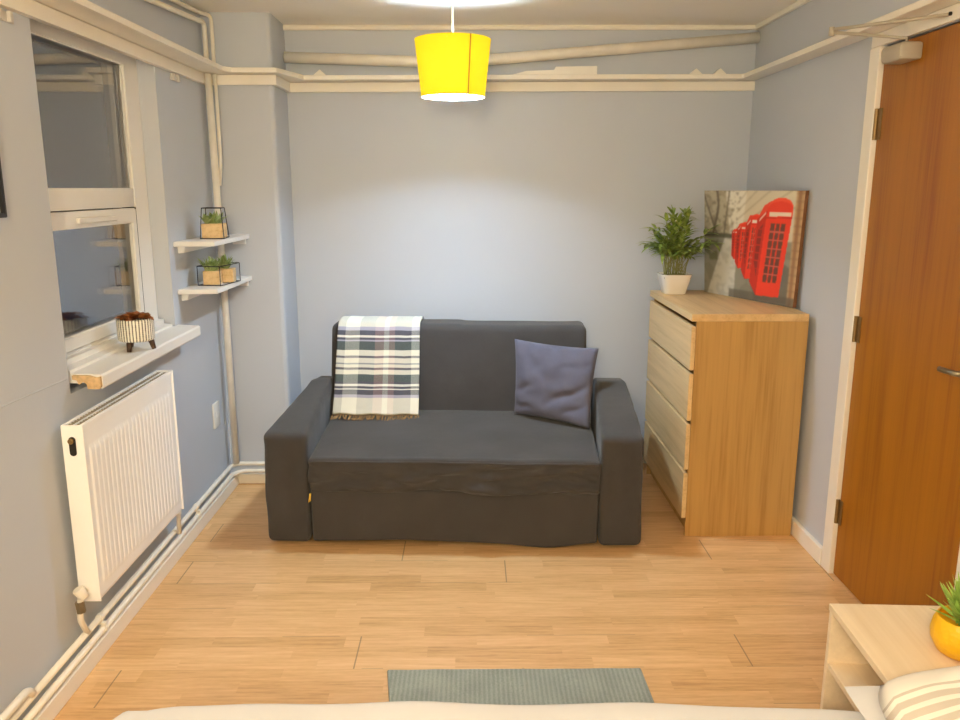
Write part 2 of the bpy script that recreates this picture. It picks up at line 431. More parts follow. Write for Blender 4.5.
prism(bm, outp + inn[::-1], 2.036, 2.082, 'z')
for v in bm.verts: v.co.z += 0.004 * v.co.x + 0.003
struct('trim_8', bx(WR - .014, WR, YF, 3.10, 2.046, 2.093, bev=.003), M['gloss'], 'white head board of the door frame')
struct('trim_3', bm, M['gloss'], 'white board under the ledge')
# ceiling edge strips
struct('trim_4', tube(BM(), [(BXX, YB - .012, ZC - .014), (WR, YB - .012, ZC - .008)], 0.014, 8), M['gloss'], 'white strip where back wall meets ceiling')
struct('trim_5', bx(WR - .022, WR, YF, YB - .03, ZC - .024, ZC, bev=.005), M['gloss'], 'white strip where right wall meets ceiling')
# boxed pipe across the back wall above the ledge
o = solo('heating_pipe', tube(BM(), bend([(BXX + .004, 4.362, 2.203), (-0.1, 4.362, 2.178), (WR - .004, 4.362, 2.302)], .25, 8), 0.027, 14), M['pipe'],
         'thick white pipe bending along the back wall above the ledge', 'pipe', (0.2, 4.362, 2.178), True)
# offcuts lying on the back ledge
zt = lambda x: zl(x) + 0.0225
solo('wood_offcut', prism(BM(), [(0.20, zt(.2)), (0.28, zt(.3) + .02), (0.42, zt(.4) + .024), (0.43, zt(.43) + .04), (0.64, zt(.6) + .043), (0.64, zt(.64))], 4.31, 4.33, 'y'), M['gloss'],
     'stepped white wooden offcut lying on the back ledge', 'offcut', (0.42, 4.32, zt(.42)))
for x, lab in ((-0.78, 'white corner block on the ledge left of the lamp'), (1.16, 'left white corner block on the ledge above the chest'), (1.285, 'right white corner block on the ledge near the right wall')):
    solo('shelf_bracket', prism(BM(), [(x - .045, zt(x)), (x, zt(x) + .036), (x + .04, zt(x))], 4.355, 4.395, 'y'), M['gloss'], lab, 'bracket', (x, 4.375, zt(x)), group='corner blocks on the ledge')

# ------------------------------------------------------------------ window
WX = -1.36
win = thing('window_1', 'white plastic framed window dark with night outside', 'window', (WX, 2.99, 1.0)); win['kind'] = 'structure'
L = win.location
FY0, FY1, FZ0, FZ1 = OY0 - .20, OY1, 0.972, OZ1
def frame_rect(bm, y0, y1, z0, z1, w, x0, x1, wb=None, wt=None, bev=.004):
    wb = w if wb is None else wb; wt = w if wt is None else wt
    o_ = [(y0, z0), (y1, z0), (y1, z1), (y0, z1)]; i_ = [(y0 + w, z0 + wb), (y1 - w, z0 + wb), (y1 - w, z1 - wt), (y0 + w, z1 - wt)]
    lay = [[bm.verts.new((x, a, b)) for a, b in o_ + i_] for x in (x0, x1)]
    for s in (0, 1):
        for k in range(4): bm.faces.new((lay[s][k], lay[s][(k + 1) % 4], lay[s][4 + (k + 1) % 4], lay[s][4 + k]))
    for k in range(4):
        bm.faces.new((lay[0][k], lay[0][(k + 1) % 4], lay[1][(k + 1) % 4], lay[1][k]))
        bm.faces.new((lay[0][4 + k], lay[0][4 + (k + 1) % 4], lay[1][4 + (k + 1) % 4], lay[1][4 + k]))
    bmesh.ops.recalc_face_normals(bm, faces=bm.faces)
    if bev: bmesh.ops.bevel(bm, geom=[e for e in bm.edges if len(e.link_faces) == 2 and e.calc_face_angle() > .2], offset=bev, segments=2, affect='EDGES')
    return bm
TZ0, TZ1 = 1.474, 1.549
obj('window_frame', frame_rect(BM(), FY0, FY1, FZ0, FZ1, 0.138, WX - .07, WX, .032, .052), M['upvc'], win, 40, off=L)
obj('transom', bx(WX - .068, WX - .001, FY0 + .14, FY1 - .14, TZ0, TZ1, bev=.004), M['upvc'], win, 40, off=L)
p = obj('glass_pane', bx(WX - .018, WX - .014, FY0 + .14, FY1 - .14, TZ1 - .004, FZ1 - .05), M['glass'], win, off=L)
obj('glass_pane', bx(WX - .036, WX - .032, FY0 + .14, FY1 - .14, TZ1 - .004, FZ1 - .05), M['glass'], win, off=L)
sash = obj('sash', frame_rect(BM(), FY0 + .147, FY1 - .150, FZ0 + .036, TZ0 - .004, 0.04, WX - .05, WX + .006, .05, .058), M['upvc'], win, 40, off=L)
obj('glass_pane', bx(WX - .016, WX - .012, FY0 + .18, FY1 - .18, FZ0 + .08, TZ0 - .056), M['glass'], sash, off=L)
obj('glass_pane', bx(WX - .034, WX - .030, FY0 + .18, FY1 - .18, FZ0 + .08, TZ0 - .056), M['glass'], sash, off=L)
obj('vent', bx(WX + .007, WX + .020, 2.80, 3.10, TZ0 - .046, TZ0 - .026, bev=.004), M['upvc'], sash, off=L)
obj('gasket', bx(WX - .05, WX + .001, FY1 - .1495, FY1 - .1375, FZ0 + .033, TZ0 - .001), M['dark'], win, off=L)
# sill
sl = thing('window_sill', 'white painted window board with a bare chipped near end above the radiator', 'window sill', (-1.25, 3.0, 0.96)); sl['kind'] = 'structure'
prof = [(-1.36, 0.995), (-1.36, .93), (-1.245, .93), (-1.245, .912), (-1.20, .912), (-1.196, .918), (-1.196, .952), (-1.202, .958), (-1.30, .962), (-1.30, .972), (-1.335, .975), (-1.335, .995)]
bm = BM()
prism(bm, [(a, b) for a, b in prof], 2.545, 3.455, 'y')
obj('board', bm, M['shelf'], sl, off=sl.location)
prism(bm := BM(), [(WL, .93), (-1.245, .93), (-1.245, .912), (-1.20, .912), (-1.196, .918), (-1.196, .952), (-1.202, .958), (WL, .962)], 3.4552, 3.50, 'y')
obj('horn', bm, M['shelf'], sl, off=sl.location)
bm = BM()
rag = [(-1.289, .958), (-1.289, .945), (-1.275, .942), (-1.268, .928), (-1.255, .938), (-1.244, .93), (-1.242, .914), (-1.205, .913), (-1.199, .92), (-1.2, .953), (-1.215, .95), (-1.235, .957)]
prism(bm, rag, 2.532, 2.5448, 'y')
obj('bare_end', bm, M['sillraw'], sl, off=sl.location)['label'] = 'bare chipped end of the window board'

# ------------------------------------------------------------------ radiator
rad = thing('radiator', 'white ribbed panel radiator under the window', 'radiator', (-1.235, 2.765, 0.24)); L = rad.location
RY0, RY1, RZ0, RZ1 = 2.39, 3.145, 0.245, 0.832
def radface(x, s):
    n = 22; pitch = (RY1 - RY0 - .06) / n
    def fn(u, v):
        y = RY0 + (RY1 - RY0) * u; z = RZ0 + (RZ1 - RZ0) * v
        ph = ((y - RY0 - .03) / pitch) % 1.0
        g = 0.0
        if .03 < y - RY0 < RY1 - RY0 - .03:
            g = min(1.0, max(0.0, (0.5 - abs(ph - 0.5)) / 0.16)); g = g * g * (3 - 2 * g)
        e = min(1.0, max(0.0, (z - RZ0 - .045) / .012)) * min(1.0, max(0.0, (RZ1 - .075 - z) / .012))
        rim = min(1.0, min(y - RY0, RY1 - y, z - RZ0, RZ1 - z) / .006)
        return (x + s * (-.004 + .004 * rim + .0045 * g * e), y, z)
    bm = BM(); grid(bm, fn, 22 * 10 + 20, 70); return bm
obj('front_panel', radface(-1.203, 1), M['rad'], rad, True, off=L)
obj('back_panel', bx(-1.263, -1.259, RY0 + .01, RY1 - .01, RZ0 + .01, RZ1 - .012), M['rad'], rad, off=L)
bm = BM()
for i in range(30):
    y = RY0 + .03 + i * (RY1 - RY0 - .06) / 29; box(bm, -1.256, -1.207, y - .001, y + .001, RZ0 + .06, RZ1 - .03)
obj('convector_fins', bm, M['raddark'], rad, off=L)
bs = BM()
bm = bx(-1.266, -1.257, RY0, RY1, RZ1 - .012, RZ1 + .004, bev=.002); box(bm, -1.211, -1.2, RY0, RY1, RZ1 - .012, RZ1 + .004, bev=.002)
for i in range(40):
    y = RY0 + .012 + i * (RY1 - RY0 - .024) / 39; box(bs, -1.257, -1.211, y - .004, y + .004, RZ1 - .006, RZ1 - .002)
box(bm, -1.237, -1.231, RY0, RY1, RZ1 - .007, RZ1)
tg = obj('top_grille', bm, M['rad'], rad, off=L)
obj('grille_slats', bs, M['raddark'], tg, off=L)
for yy, s in ((RY0, -1), (RY1, 1)):
    y0, y1 = (yy - .006, yy) if s < 0 else (yy, yy + .006)
    sp = obj('side_panel', bx(-1.266, -1.198, y0, y1, RZ0, RZ1 + .004, bev=.002), M['rad'], rad, off=L)
    if s < 0:
        bm = BM(); sl_ = [(-1.234 + .011 * math.cos(t), .768 + (.02 if math.sin(t) > 0 else -.02) + .011 * math.sin(t)) for t in [2 * PI * (i + .5) / 20 for i in range(20)]]
        prism(bm, sl_, y0 - .0008, y0 + .003, 'y'); obj('slot', bm, M['dark'], sp, off=L)
        bm = BM(); prism(bm, [(-1.236 + .009 * math.cos(2 * PI * i / 12), .786 + .009 * math.sin(2 * PI * i / 12)) for i in range(12)], y0 - .009, y0 - .001, 'y', .001)
        obj('air_vent_plug', bm, M['brass'], sp, True, off=L)
for yy in (RY0 + .12, RY1 - .12): obj('wall_bracket', bx(WL, -1.264, yy - .02, yy + .02, RZ0 + .1, RZ1 - .1), M['rad'], rad, off=L)
# thermostatic valve at the near end, lockshield at the far end
tv = obj('thermostatic_valve', tube(BM(), bend([(-1.245, 2.385, .285), (-1.245, 2.352, .285), (-1.255, 2.352, .20), (-1.262, 2.40, .125)], .02), .0095, 10), M['pipe'], rad, True, off=L)
bm = BM(); lathe(bm, [(.012, 0), (.0145, .004), (.0185, .034), (.017, .038)], (0, 0, 0), 20, True, True)
bmesh.ops.rotate(bm, verts=bm.verts, cent=(0, 0, 0), matrix=Matrix.Rotation(math.radians(-22), 3, 'Y') @ Matrix.Rotation(math.radians(10), 3, 'X'))
bmesh.ops.translate(bm, verts=bm.verts, vec=(-1.234, 2.352, .275)); obj('valve_cap', bm, M['pipe'], tv, 40, off=L)
bm = tube(BM(), [(-1.247, 2.352, .225), (-1.251, 2.352, .262)], .014, 6); obj('valve_nut', bm, M['chrome'], tv, off=L)
lv = obj('lockshield_valve', tube(BM(), bend([(-1.235, 3.13, .28), (-1.235, 3.185, .27), (-1.245, 3.195, .115)], .02), .010, 10), M['pipe'], rad, True, off=L)
bm = tube(BM(), [(-1.235, 3.165, .215), (-1.2355, 3.18, .265)], .017, 10); obj('valve_nut', bm, M['pipe'], lv, 40, off=L)

# ------------------------------------------------------------------ pipes
PX1, PX2, PYB = -1.266, -1.256, 4.072
def pipe(pts, r, label, loc, rad_=.03): return solo('heating_pipe', tube(BM(), bend(pts, rad_), r, 12), M['pipe'], label, 'pipe', loc, True, 'white heating pipes')
pipe([(PX1, 1.95, .122), (PX1, 4.02, .122), (PX1 + .03, 4.06, .122), (-.86, 4.06, .122)], .011, 'upper of two thin white pipes along the skirting under the radiator', (PX1, 3.0, .122))
pipe([(PX2, YF + .05, .083), (PX2, 4.0, .083), (PX2 + .04, 4.055, .083), (-.86, 4.055, .083)], .011, 'lower of two thin white pipes along the skirting under the radiator', (PX2, 3.0, .083))
pipe([(PX1 + .012, YF + .05, .165), (PX1 + .012, 2.03, .165), (PX1 + .006, 2.06, .136)], .012, 'short white pipe bending down onto the skirting pipes near the bed', (PX1, 1.5, .16))
pipe([(-1.24, 4.03, .135), (-1.243, 4.03, 1.05), (-1.252, 4.03, 2.08)], .0165, 'white vertical riser pipe in the left corner behind the small shelves', (-1.237, 4.03, 1.1))
pipe([(-1.232, 4.035, 1.56), (-1.222, 4.042, 1.66), (-1.224, 4.05, 2.08)], .008, 'thin white pipe beside the corner riser', (-1.226, 4.045, 1.8))
pipe([(-1.26, 4.05, zl(-1.26) + .024), (-1.26, 4.05, 2.312), (-1.266, 3.95, 2.306), (-1.266, 1.2, 2.14)], .011, 'thin white pipe along the left wall just below the ceiling, nearest the window', (-1.255, 4.05, 2.2))
pipe([(-1.232, 4.07, zl(-1.22) + .024), (-1.232, 4.07, 2.345), (-1.262, 3.98, 2.343), (-1.264, 1.2, 2.20)], .009, 'thinner white pipe tight under the ceiling at the left wall', (-1.225, 4.07, 2.2))
for y, lab in ((3.47, 'white pipe clip on the skirting pipes beyond the radiator'), (2.50, 'white pipe clip on the skirting pipes below the radiator valve')):
    bm = bx(WL, PX2 + .012, y - .008, y + .008, .098, .107, bev=.002); tube(bm, [(PX1, y - .008, .122), (PX1, y + .008, .122)], .0145, 12); tube(bm, [(PX2, y - .008, .083), (PX2, y + .008, .083)], .0145, 12)
    solo('pipe_clip', bm, M['pipe'], lab, 'clip', (PX1, y, .1), group='pipe clips')

M['bracket'] = plain('bracket_paint', S(205, 200, 192), .5)
# ------------------------------------------------------------------ curtain hooks, socket, picture
def hook(y, z, lab):
    bm = bx(WL, WL + .006, y - .05, y + .05, z - .014, z + .014, bev=.002)
    box(bm, WL + .004, WL + .016, y - .04, y - .025, z - .014, z + .016, bev=.002); box(bm, WL + .004, WL + .016, y + .015, y + .03, z - .014, z + .016, bev=.002)
    solo('curtain_bracket', bm, M['bracket'], lab, 'bracket', (WL, y, z), group='curtain brackets')
hook(3.68, 2.015, 'small white curtain bracket beyond the window under the ledge'); hook(2.37, 2.012, 'small white curtain bracket at the upper left edge before the window')
sk = thing('wall_socket', 'small white wall socket left of the riser pipe', 'socket', (WL, 3.90, .435))
obj('plate', bx(WL, WL + .011, 3.855, 3.945, .372, .50, bev=.004), M['white'], sk, 40, off=sk.location)
obj('switch_rocker', bx(WL + .010, WL + .014, 3.888, 3.912, .425, .45, bev=.001), M['white'], sk, off=sk.location)
pf = thing('picture_frame', 'black framed picture at the left edge of the wall', 'picture', (WL, 2.07, 1.6))
bm = frame_rect(BM(), 1.80, 2.243, 1.47, 2.0, .012, WL + .001, WL + .022, bev=.002); obj('frame', bm, M['black'], pf, off=pf.location)
obj('picture', bx(WL + .002, WL + .01, 1.81, 2.233, 1.48, 1.99), M['bed'], pf, off=pf.location)

# ------------------------------------------------------------------ corner shelves and planters
def shelf(z, lab, poly):
    t = thing('corner_shelf', lab, 'shelf', (-1.25, 3.85, z), group='white corner shelves')
    obj('board', prism(BM(), poly, z - .022, z, 'z', .003), M['shelf'], t, off=t.location)
    bm = prism(BM(), [(WL, z - .0225), (WL, z - .055), (-1.262, z - .052), (-1.255, z - .0225)], 3.56, 3.98, 'y', .003); obj('batten', bm, M['shelf'], t, off=t.location)
    bm = prism(BM(), [(BXY, z - .0225), (BXY, z - .05), (BXY - .022, z - .05), (BXY - .022, z - .0225)], -1.20, -1.135, 'x', .003); obj('batten', bm, M['shelf'], t, off=t.location)
notch = [(-1.198, BXY), (-1.198, 4.0), (WL, 4.0)]
shelf(1.322, 'upper white corner shelf with one small planter', [(WL, 3.51), (-1.118, 3.53), (-1.118, BXY)] + notch)
shelf(1.113, 'lower white corner shelf with a long wire planter', [(WL, 3.52), (-1.122, 3.54), (-1.116, BXY)] + notch)
def wire_cage(t, b, tp, r=.0022):
    bm = BM()
    for loop in (b, tp):
        for i in range(len(loop)): tube(bm, [loop[i], loop[(i + 1) % len(loop)]], r, 6)
    for p, q in zip(b, tp): tube(bm, [p, q], r, 6)
    obj('wire_frame', bm, M['black'], t, off=t.location)
def tuft(bm, c, n, h, spread, w, rnd, droop=.25):
    for i in range(n):
        a = rnd.uniform(0, 2 * PI); q = rnd.uniform(.1, 1) * spread
        d = Vector((math.cos(a) * q, math.sin(a) * q, rnd.uniform(.6, 1)))
        blade(bm, (c[0] + rnd.uniform(-.012, .012), c[1] + rnd.uniform(-.012, .012), c[2]), d, h * rnd.uniform(.6, 1.05), w, droop)
z = 1.3225
t = thing('wire_planter', 'small wooden planter in a tall tapered wire frame on the upper corner shelf', 'planter', (-1.18, 3.74, z))
def rotbox(cx, cy, z0, z1, a, b, rz, bev=.003):
    bm = bx(-a, a, -b, b, z0, z1, bev=bev); bmesh.ops.rotate(bm, verts=bm.verts, cent=(0, 0, 0), matrix=Matrix.Rotation(rz, 3, 'Z')); bmesh.ops.translate(bm, verts=bm.verts, vec=(cx, cy, 0)); return bm
def rect(cx, cy, z, a, b, rz):
    return [(cx + u * math.cos(rz) - v * math.sin(rz), cy + u * math.sin(rz) + v * math.cos(rz), z) for u, v in ((-a, -b), (a, -b), (a, b), (-a, b))]
obj('wooden_pot', rotbox(-1.18, 3.74, z + .003, z + .068, .046, .058, .12), M['block'], t, off=t.location)
wire_cage(t, rect(-1.18, 3.74, z + .0025, .052, .064, .12), rect(-1.18, 3.74, z + .137, .042, .046, .12))
bm = BM(); rr = random.Random(3)
for i in range(5): tuft(bm, (-1.18 + rr.uniform(-.025, .025), 3.74 + rr.uniform(-.03, .03), z + .062), 20, .085, .85, .013, rr, .25)
obj('succulent', bm, M['grass'], t, off=t.location)
z = 1.1135
t = thing('wire_planter', 'pair of small wooden planters in a long black wire frame on the lower corner shelf', 'planter', (-1.185, 3.72, z))
for cx, cy in ((-1.19, 3.70), (-1.155, 3.80)):
    obj('wooden_pot', rotbox(cx, cy, z + .003, z + .066, .036, .036, .1), M['block'], t, off=t.location)
    bm = BM()
    for i in range(4): tuft(bm, (cx + rr.uniform(-.018, .018), cy + rr.uniform(-.018, .018), z + .06), 18, .095, .8, .012, rr, .2)
    obj('succulent', bm, M['grass'], t, off=t.location)
wire_cage(t, rect(-1.175, 3.75, z + .0025, .054, .102, -.16), rect(-1.175, 3.75, z + .088, .054, .102, -.16))

# pot on the window sill
pc = Vector((-1.248, 2.955, 0.9605))
t = thing('plant_pot', 'striped round pot on dark legs with a dried brown plant on the window sill', 'plant pot', pc)
bm = lathe(BM(), [(0, .036), (.060, .036), (.065, .041), (.066, .112), (.064, .117), (.059, .115), (.058, .10), (0, .10)], pc, 40); obj('pot', bm, M['drum'], t, 40, off=pc)
for k in range(3):
    a = math.radians((-98, 11, 135)[k]); q = Vector((math.cos(a), math.sin(a), 0))
    obj('leg', tube(BM(), [pc + q * .048 + Vector((0, 0, .04)), pc + q * .058 + Vector((0, 0, 0.0))], [.012, .008], 10), M['leg'], t, True, off=pc)
bm = BM(); rr = random.Random(5)
for i in range(46):
    a = rr.uniform(0, 2 * PI); q = rr.uniform(0, .034)
    blade(bm, pc + Vector((math.cos(a) * q, math.sin(a) * q, .116)), (math.cos(a) * rr.uniform(.3, 1.0), math.sin(a) * rr.uniform(.5, 1.4), rr.uniform(.1, .55)), rr.uniform(.03, .05), .032, rr.uniform(0, .4), 4, rr.uniform(.2, .8))
obj('dried_plant', bm, M['dried'], t, off=pc)

# ------------------------------------------------------------------ door
dr = thing('door_1', 'brown varnished wooden door in the right wall', 'door', (WR, 2.64, 0)); dr['kind'] = 'structure'; L = dr.location
obj('leaf', bx(WR + .002, WR + .044, DY0 + .025, DY1 - .006, .006, DZ - .006, bev=.002), M['door'], dr, off=L)
h = obj('door_handle', bx(WR - .006, WR + .003, 2.285, 2.325, .93, 1.08, bev=.003), M['chrome'], dr, 40, off=L)
obj('lever', tube(BM(), bend([(WR - .004, 2.305, 1.01), (WR - .045, 2.305, 1.01), (WR - .045, 2.385, 1.008)], .02), .009, 10), M['chrome'], h, True, off=L)
for z, a in ((1.775, .055), (1.02, .05), (.275, .05)):
    hg = obj('hinge', tube(BM(), [(WR - .006, DY1 - .004, z - a), (WR - .006, DY1 - .004, z + a)], .0075, 10), M['brass'], dr, 40, off=L)
    obj('hinge_plate', bx(WR - .002, WR + .0015, DY1 - .035, DY1 - .004, z - a, z + a), M['brass'], hg, off=L)
bm = BM(); prism(bm, [(1.40 + 0, 1.972), (1.405, 1.962), (WR + .001, 1.962), (WR + .001, 2.018), (1.405, 2.018), (1.397, 2.005)], 2.765, 2.895, 'y', .009)
cl = obj('door_closer', bm, M['closer'], dr, 40, off=L); cl['label'] = 'grey door closer at the top of the door'
bm = BM(); arm = [(1.43, 2.79, 2.012), (1.43, 2.79, 2.030), (1.213, 2.868, 2.062)]
tube(bm, arm, .006, 8); tube(bm, [(1.213, 2.868, 2.05), (1.213, 2.868, 2.078)], .009, 10); tube(bm, [(1.213, 2.868, 2.07), (1.452, 2.60, 2.065)], .006, 8)
obj('closer_arm', bm, M['closer'], cl, True, off=L)
obj('screw', tube(BM(), [(WR - .02, 2.60, 2.068), (WR - .013, 2.60, 2.068)], .006, 10), M['dark'], dr, off=L)
# frame
struct('trim_6', bx(WR - .016, WR + .10, DY1 - .002, DY1 + .072, 0, 2.045, bev=.004), M['gloss'], 'white door frame upright on the hinge side')
struct('trim_7', bx(WR - .005, WR + .10, DY0 - .05, DY0 + .022, 0, 2.045, bev=.004), M['gloss'], 'white door frame upright on the handle side')

# ------------------------------------------------------------------ chest of drawers
CX0, CX1, CY0, CY1 = .942, 1.447, 3.397, 4.225
ch = thing('chest_of_drawers', 'light oak chest of four drawers beside the sofa', 'chest of drawers', (1.2, 3.8, 0)); L = ch.location
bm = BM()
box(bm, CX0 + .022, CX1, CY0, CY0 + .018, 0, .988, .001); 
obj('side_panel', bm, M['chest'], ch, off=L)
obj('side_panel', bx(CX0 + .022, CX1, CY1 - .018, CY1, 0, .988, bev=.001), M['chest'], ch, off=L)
obj('top', bx(CX0, CX1, CY0 - .001, CY1 + .001, .988, 1.02, bev=.0025), M['chesttop'], ch, off=L)
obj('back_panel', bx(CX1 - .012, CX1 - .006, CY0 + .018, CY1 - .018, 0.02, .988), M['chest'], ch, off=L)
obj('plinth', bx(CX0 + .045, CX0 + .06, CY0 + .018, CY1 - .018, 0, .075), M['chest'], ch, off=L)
for z0, z1 in ((.088, .303), (.319, .530), (.546, .757), (.773, .967)):
    bm = BM()
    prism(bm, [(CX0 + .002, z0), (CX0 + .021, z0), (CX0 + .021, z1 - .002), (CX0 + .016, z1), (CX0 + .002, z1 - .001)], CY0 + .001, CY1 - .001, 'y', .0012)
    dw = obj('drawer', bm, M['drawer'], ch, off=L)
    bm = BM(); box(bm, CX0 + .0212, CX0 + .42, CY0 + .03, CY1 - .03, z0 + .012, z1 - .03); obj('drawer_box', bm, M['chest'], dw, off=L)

# potted palm on the chest
pp = Vector((1.03, 4.085, 1.0205))
t = thing('potted_palm', 'bushy green palm in a square white pot on the chest of drawers', 'potted plant', pp)
bm = BM(); rings = []
for r, zz in ((.0, .0), (.05, 0), (.055, .004), (.078, .098), (.08, .102), (.074, .102), (.07, .085), (0, .085)):
    ring = []
    for k in range(40):
        a = 2 * PI * k / 40; c, s = math.cos(a), math.sin(a); q = (abs(c) ** 5 + abs(s) ** 5) ** (-.2)
        ring.append(bm.verts.new(pp + Vector((c * q * r, s * q * r, zz))))
    rings.append(ring)
for i in range(len(rings) - 1):
    for k in range(40): bm.faces.new((rings[i][k], rings[i][(k + 1) % 40], rings[i + 1][(k + 1) % 40], rings[i + 1][k]))
bmesh.ops.remove_doubles(bm, verts=bm.verts, dist=1e-6)
obj('pot', bm, M['white'], t, 40, off=pp)
obj('soil', bx(pp.x - .066, pp.x + .066, pp.y - .066, pp.y + .066, pp.z + .084, pp.z + .092), M['soil'], t, off=pp)
fol, stm = BM(), BM(); rr = random.Random(11)
for i in range(48):
    a = 2 * PI * i / 48 * 11 + rr.uniform(-.3, .3); out = rr.uniform(.1, .72) if i > 5 else rr.uniform(0, .3); hgt = rr.uniform(.13, .29) if i > 5 else rr.uniform(.29, .325)
    b = pp + Vector((rr.uniform(-.05, .05), rr.uniform(-.05, .05), .086))
    tip = b + Vector((math.cos(a) * out * .215 + .008, max(-.15, min(.15 if math.cos(a) < 0 else .02, math.sin(a) * out * .22)), hgt * (1 - .2 * out)))
    ctl = b + (tip - b) * .45 + Vector((-math.cos(a) * .02, -math.sin(a) * .02, .06)); pts = []
    for k in range(9):
        s = k / 8; pts.append(b * (1 - s) ** 2 + ctl * 2 * s * (1 - s) + tip * s * s)
    tube(stm, pts, [.0022 * (1 - .6 * k / 8) for k in range(9)], 5)
    for k in range(4, 9):
        d = (pts[k] - pts[k - 1]).normalized(); sd = d.cross(Vector((0, 0, 1))).normalized()
        for sg in (-1, 1):
            blade(fol, pts[k], d * .7 + sd * sg * rr.uniform(.5, 1.2) + Vector((0, 0, rr.uniform(-.25, .35))), rr.uniform(.06, .10), .019, rr.uniform(.1, .6), 5)
    blade(fol, pts[-1], (pts[-1] - pts[-2]), .075, .02, .3)
obj('stems', stm, M['stem'], t, True, off=pp); obj('foliage', fol, M['palm'], t, off=pp)

# canvas print leaning in the corner
def canvas():
    BL, BR, TL, TR = Vector((1.207, 4.145, 1.0215)), Vector((1.440, 3.565, 1.0215)), Vector((1.183, 4.165, 1.535)), Vector((1.452, 3.558, 1.537))
    n = (BR - BL).cross(TL - BL).normalized(); n = n if n.x < 0 else -n
    loc = (BL + BR) / 2; t = thing('canvas_print', 'canvas print of red telephone boxes leaning in the corner on the chest', 'picture', loc)
    thk = .02
    def P(a, b, d=0.0): return (BL * (1 - a) + BR * a) * (1 - b) + (TL * (1 - a) + TR * a) * b - n * (thk - d)
    bm = BM(); vs = [[bm.verts.new(P(a, b, d)) for a, b in ((0, 0), (1, 0), (1, 1), (0, 1))] for d in (0, thk - .0006)]
    bm.faces.new(vs[0]); bm.faces.new(vs[1])
    for k in range(4): bm.faces.new((vs[0][k], vs[0][(k + 1) % 4], vs[1][(k + 1) % 4], vs[1][k]))
    obj('stretcher', bm, plain('canvas_edge', S(128, 84, 50), .7, var=.2, vs=20), t, off=loc)
    # the printed picture: street in grey sepia with a row of red boxes receding to the left
    NX, NY = 190, 170
    U, Vv = np.meshgrid(np.linspace(0, 1, NX + 1), np.linspace(0, 1, NY + 1), indexing='ij')
    rs = np.random.RandomState(4)
    def sm(n_, m_):
        g = rs.rand(n_ + 2, m_ + 2); xi = U * n_; yi = Vv * m_; i = xi.astype(int).clip(0, n_); j = yi.astype(int).clip(0, m_); fx, fy = xi - i, yi - j
        return (g[i, j] * (1 - fx) + g[i + 1, j] * fx) * (1 - fy) + (g[i, j + 1] * (1 - fx) + g[i + 1, j + 1] * fx) * fy
    C_ = np.zeros((NX + 1, NY + 1, 3))
    def put(mask, c, a=1.0):
        C_[mask] = C_[mask] * (1 - a) + np.array(c) * a
    def poly(pts):
        m = np.zeros(U.shape, bool); n_ = len(pts)
        for k in range(n_):
            (x0, y0), (x1, y1) = pts[k], pts[(k + 1) % n_]
            if y0 == y1: continue
            c = ((y0 > Vv) != (y1 > Vv)) & (U < (x1 - x0) * (Vv - y0) / (y1 - y0) + x0); m ^= c
        return m
    C_[:] = np.array([206, 196, 172]); 
    C_ += ((sm(6, 6) - .5) * 40)[..., None]
    put(poly([(0, .55), (0, 1), (.24, 1), (.3, .58)]), (168, 156, 130), .8)                    # left buildings
    put(poly([(.24, 1), (.46, 1), (.42, .55), (.3, .55)]), (226, 222, 208), .9)                 # pale sky
    tr = sm(26, 34); put((U < .34) & (Vv > .5) & (tr > .6), (128, 116, 94), .45)               # bare trees
    tr2 = sm(44, 50); put((U < .4) & (Vv > .5) & (tr2 > .7), (98, 88, 70), .55)
    put((np.abs(U - .13 - .03 * np.sin(Vv * 9)) < .012) & (Vv > .5), (86, 74, 58), .9)
    put((np.abs(U - .06 - (Vv - .8) * -.4) < .01) & (Vv > .6), (86, 74, 58), .8)
    put((np.abs(U - .23 - (Vv - .6) * .12) < .008) & (Vv > .52), (100, 90, 72), .8)
    for k in range(5): put((np.abs(Vv - (.62 + .09 * k) - (U - .45) * (.5 + .17 * k)) < .006) & (U > .36), (150, 138, 112), .7)   # facade courses
    put((Vv < .56), (140, 136, 118)); put((Vv < .56) & (sm(18, 18) > .55), (120, 116, 98), .6)
    put(poly([(.24, .56), (.38, .56), (.36, .0), (.04, .0)]), (214, 212, 202), .85)             # wet pavement
    put(poly([(.24, .56), (.38, .56), (.36, .0), (.04, .0)]) & (sm(30, 40) > .6), (176, 174, 162), .6)
    put((np.abs(Vv - .575) < .022) & (U < .36), (74, 72, 52), .85); put((Vv > .33) & (Vv < .56) & (U < .16) & (sm(22, 22) > .45), (88, 92, 52), .7)
    put(poly([(.36, .55), (.6, .02), (1, .02), (1, .3), (.45, .58)]), (104, 98, 84), .8)
    put((U > .93), (186, 150, 108)); put((U > .945) & (U < .975), (150, 110, 74)); 
    for k in range(14): put((U > .93) & (np.abs(Vv - .98 + k * .07) < .006), (136, 102, 74), .6)
    put((Vv < .08) & (U > .3), (92, 84, 72), .7)
    def blur(n_):
        for _ in range(n_):
            q = np.pad(C_, ((1, 1), (1, 1), (0, 0)), 'edge'); C_[:] = (q[:-2, 1:-1] + q[2:, 1:-1] + q[1:-1, :-2] + q[1:-1, 2:] + 2 * q[1:-1, 1:-1]) / 6
    blur(4)
    red, drk, lit = (226, 58, 30), (190, 42, 22), (234, 78, 46)
    glassc, pale = (108, 62, 46), (232, 214, 196)
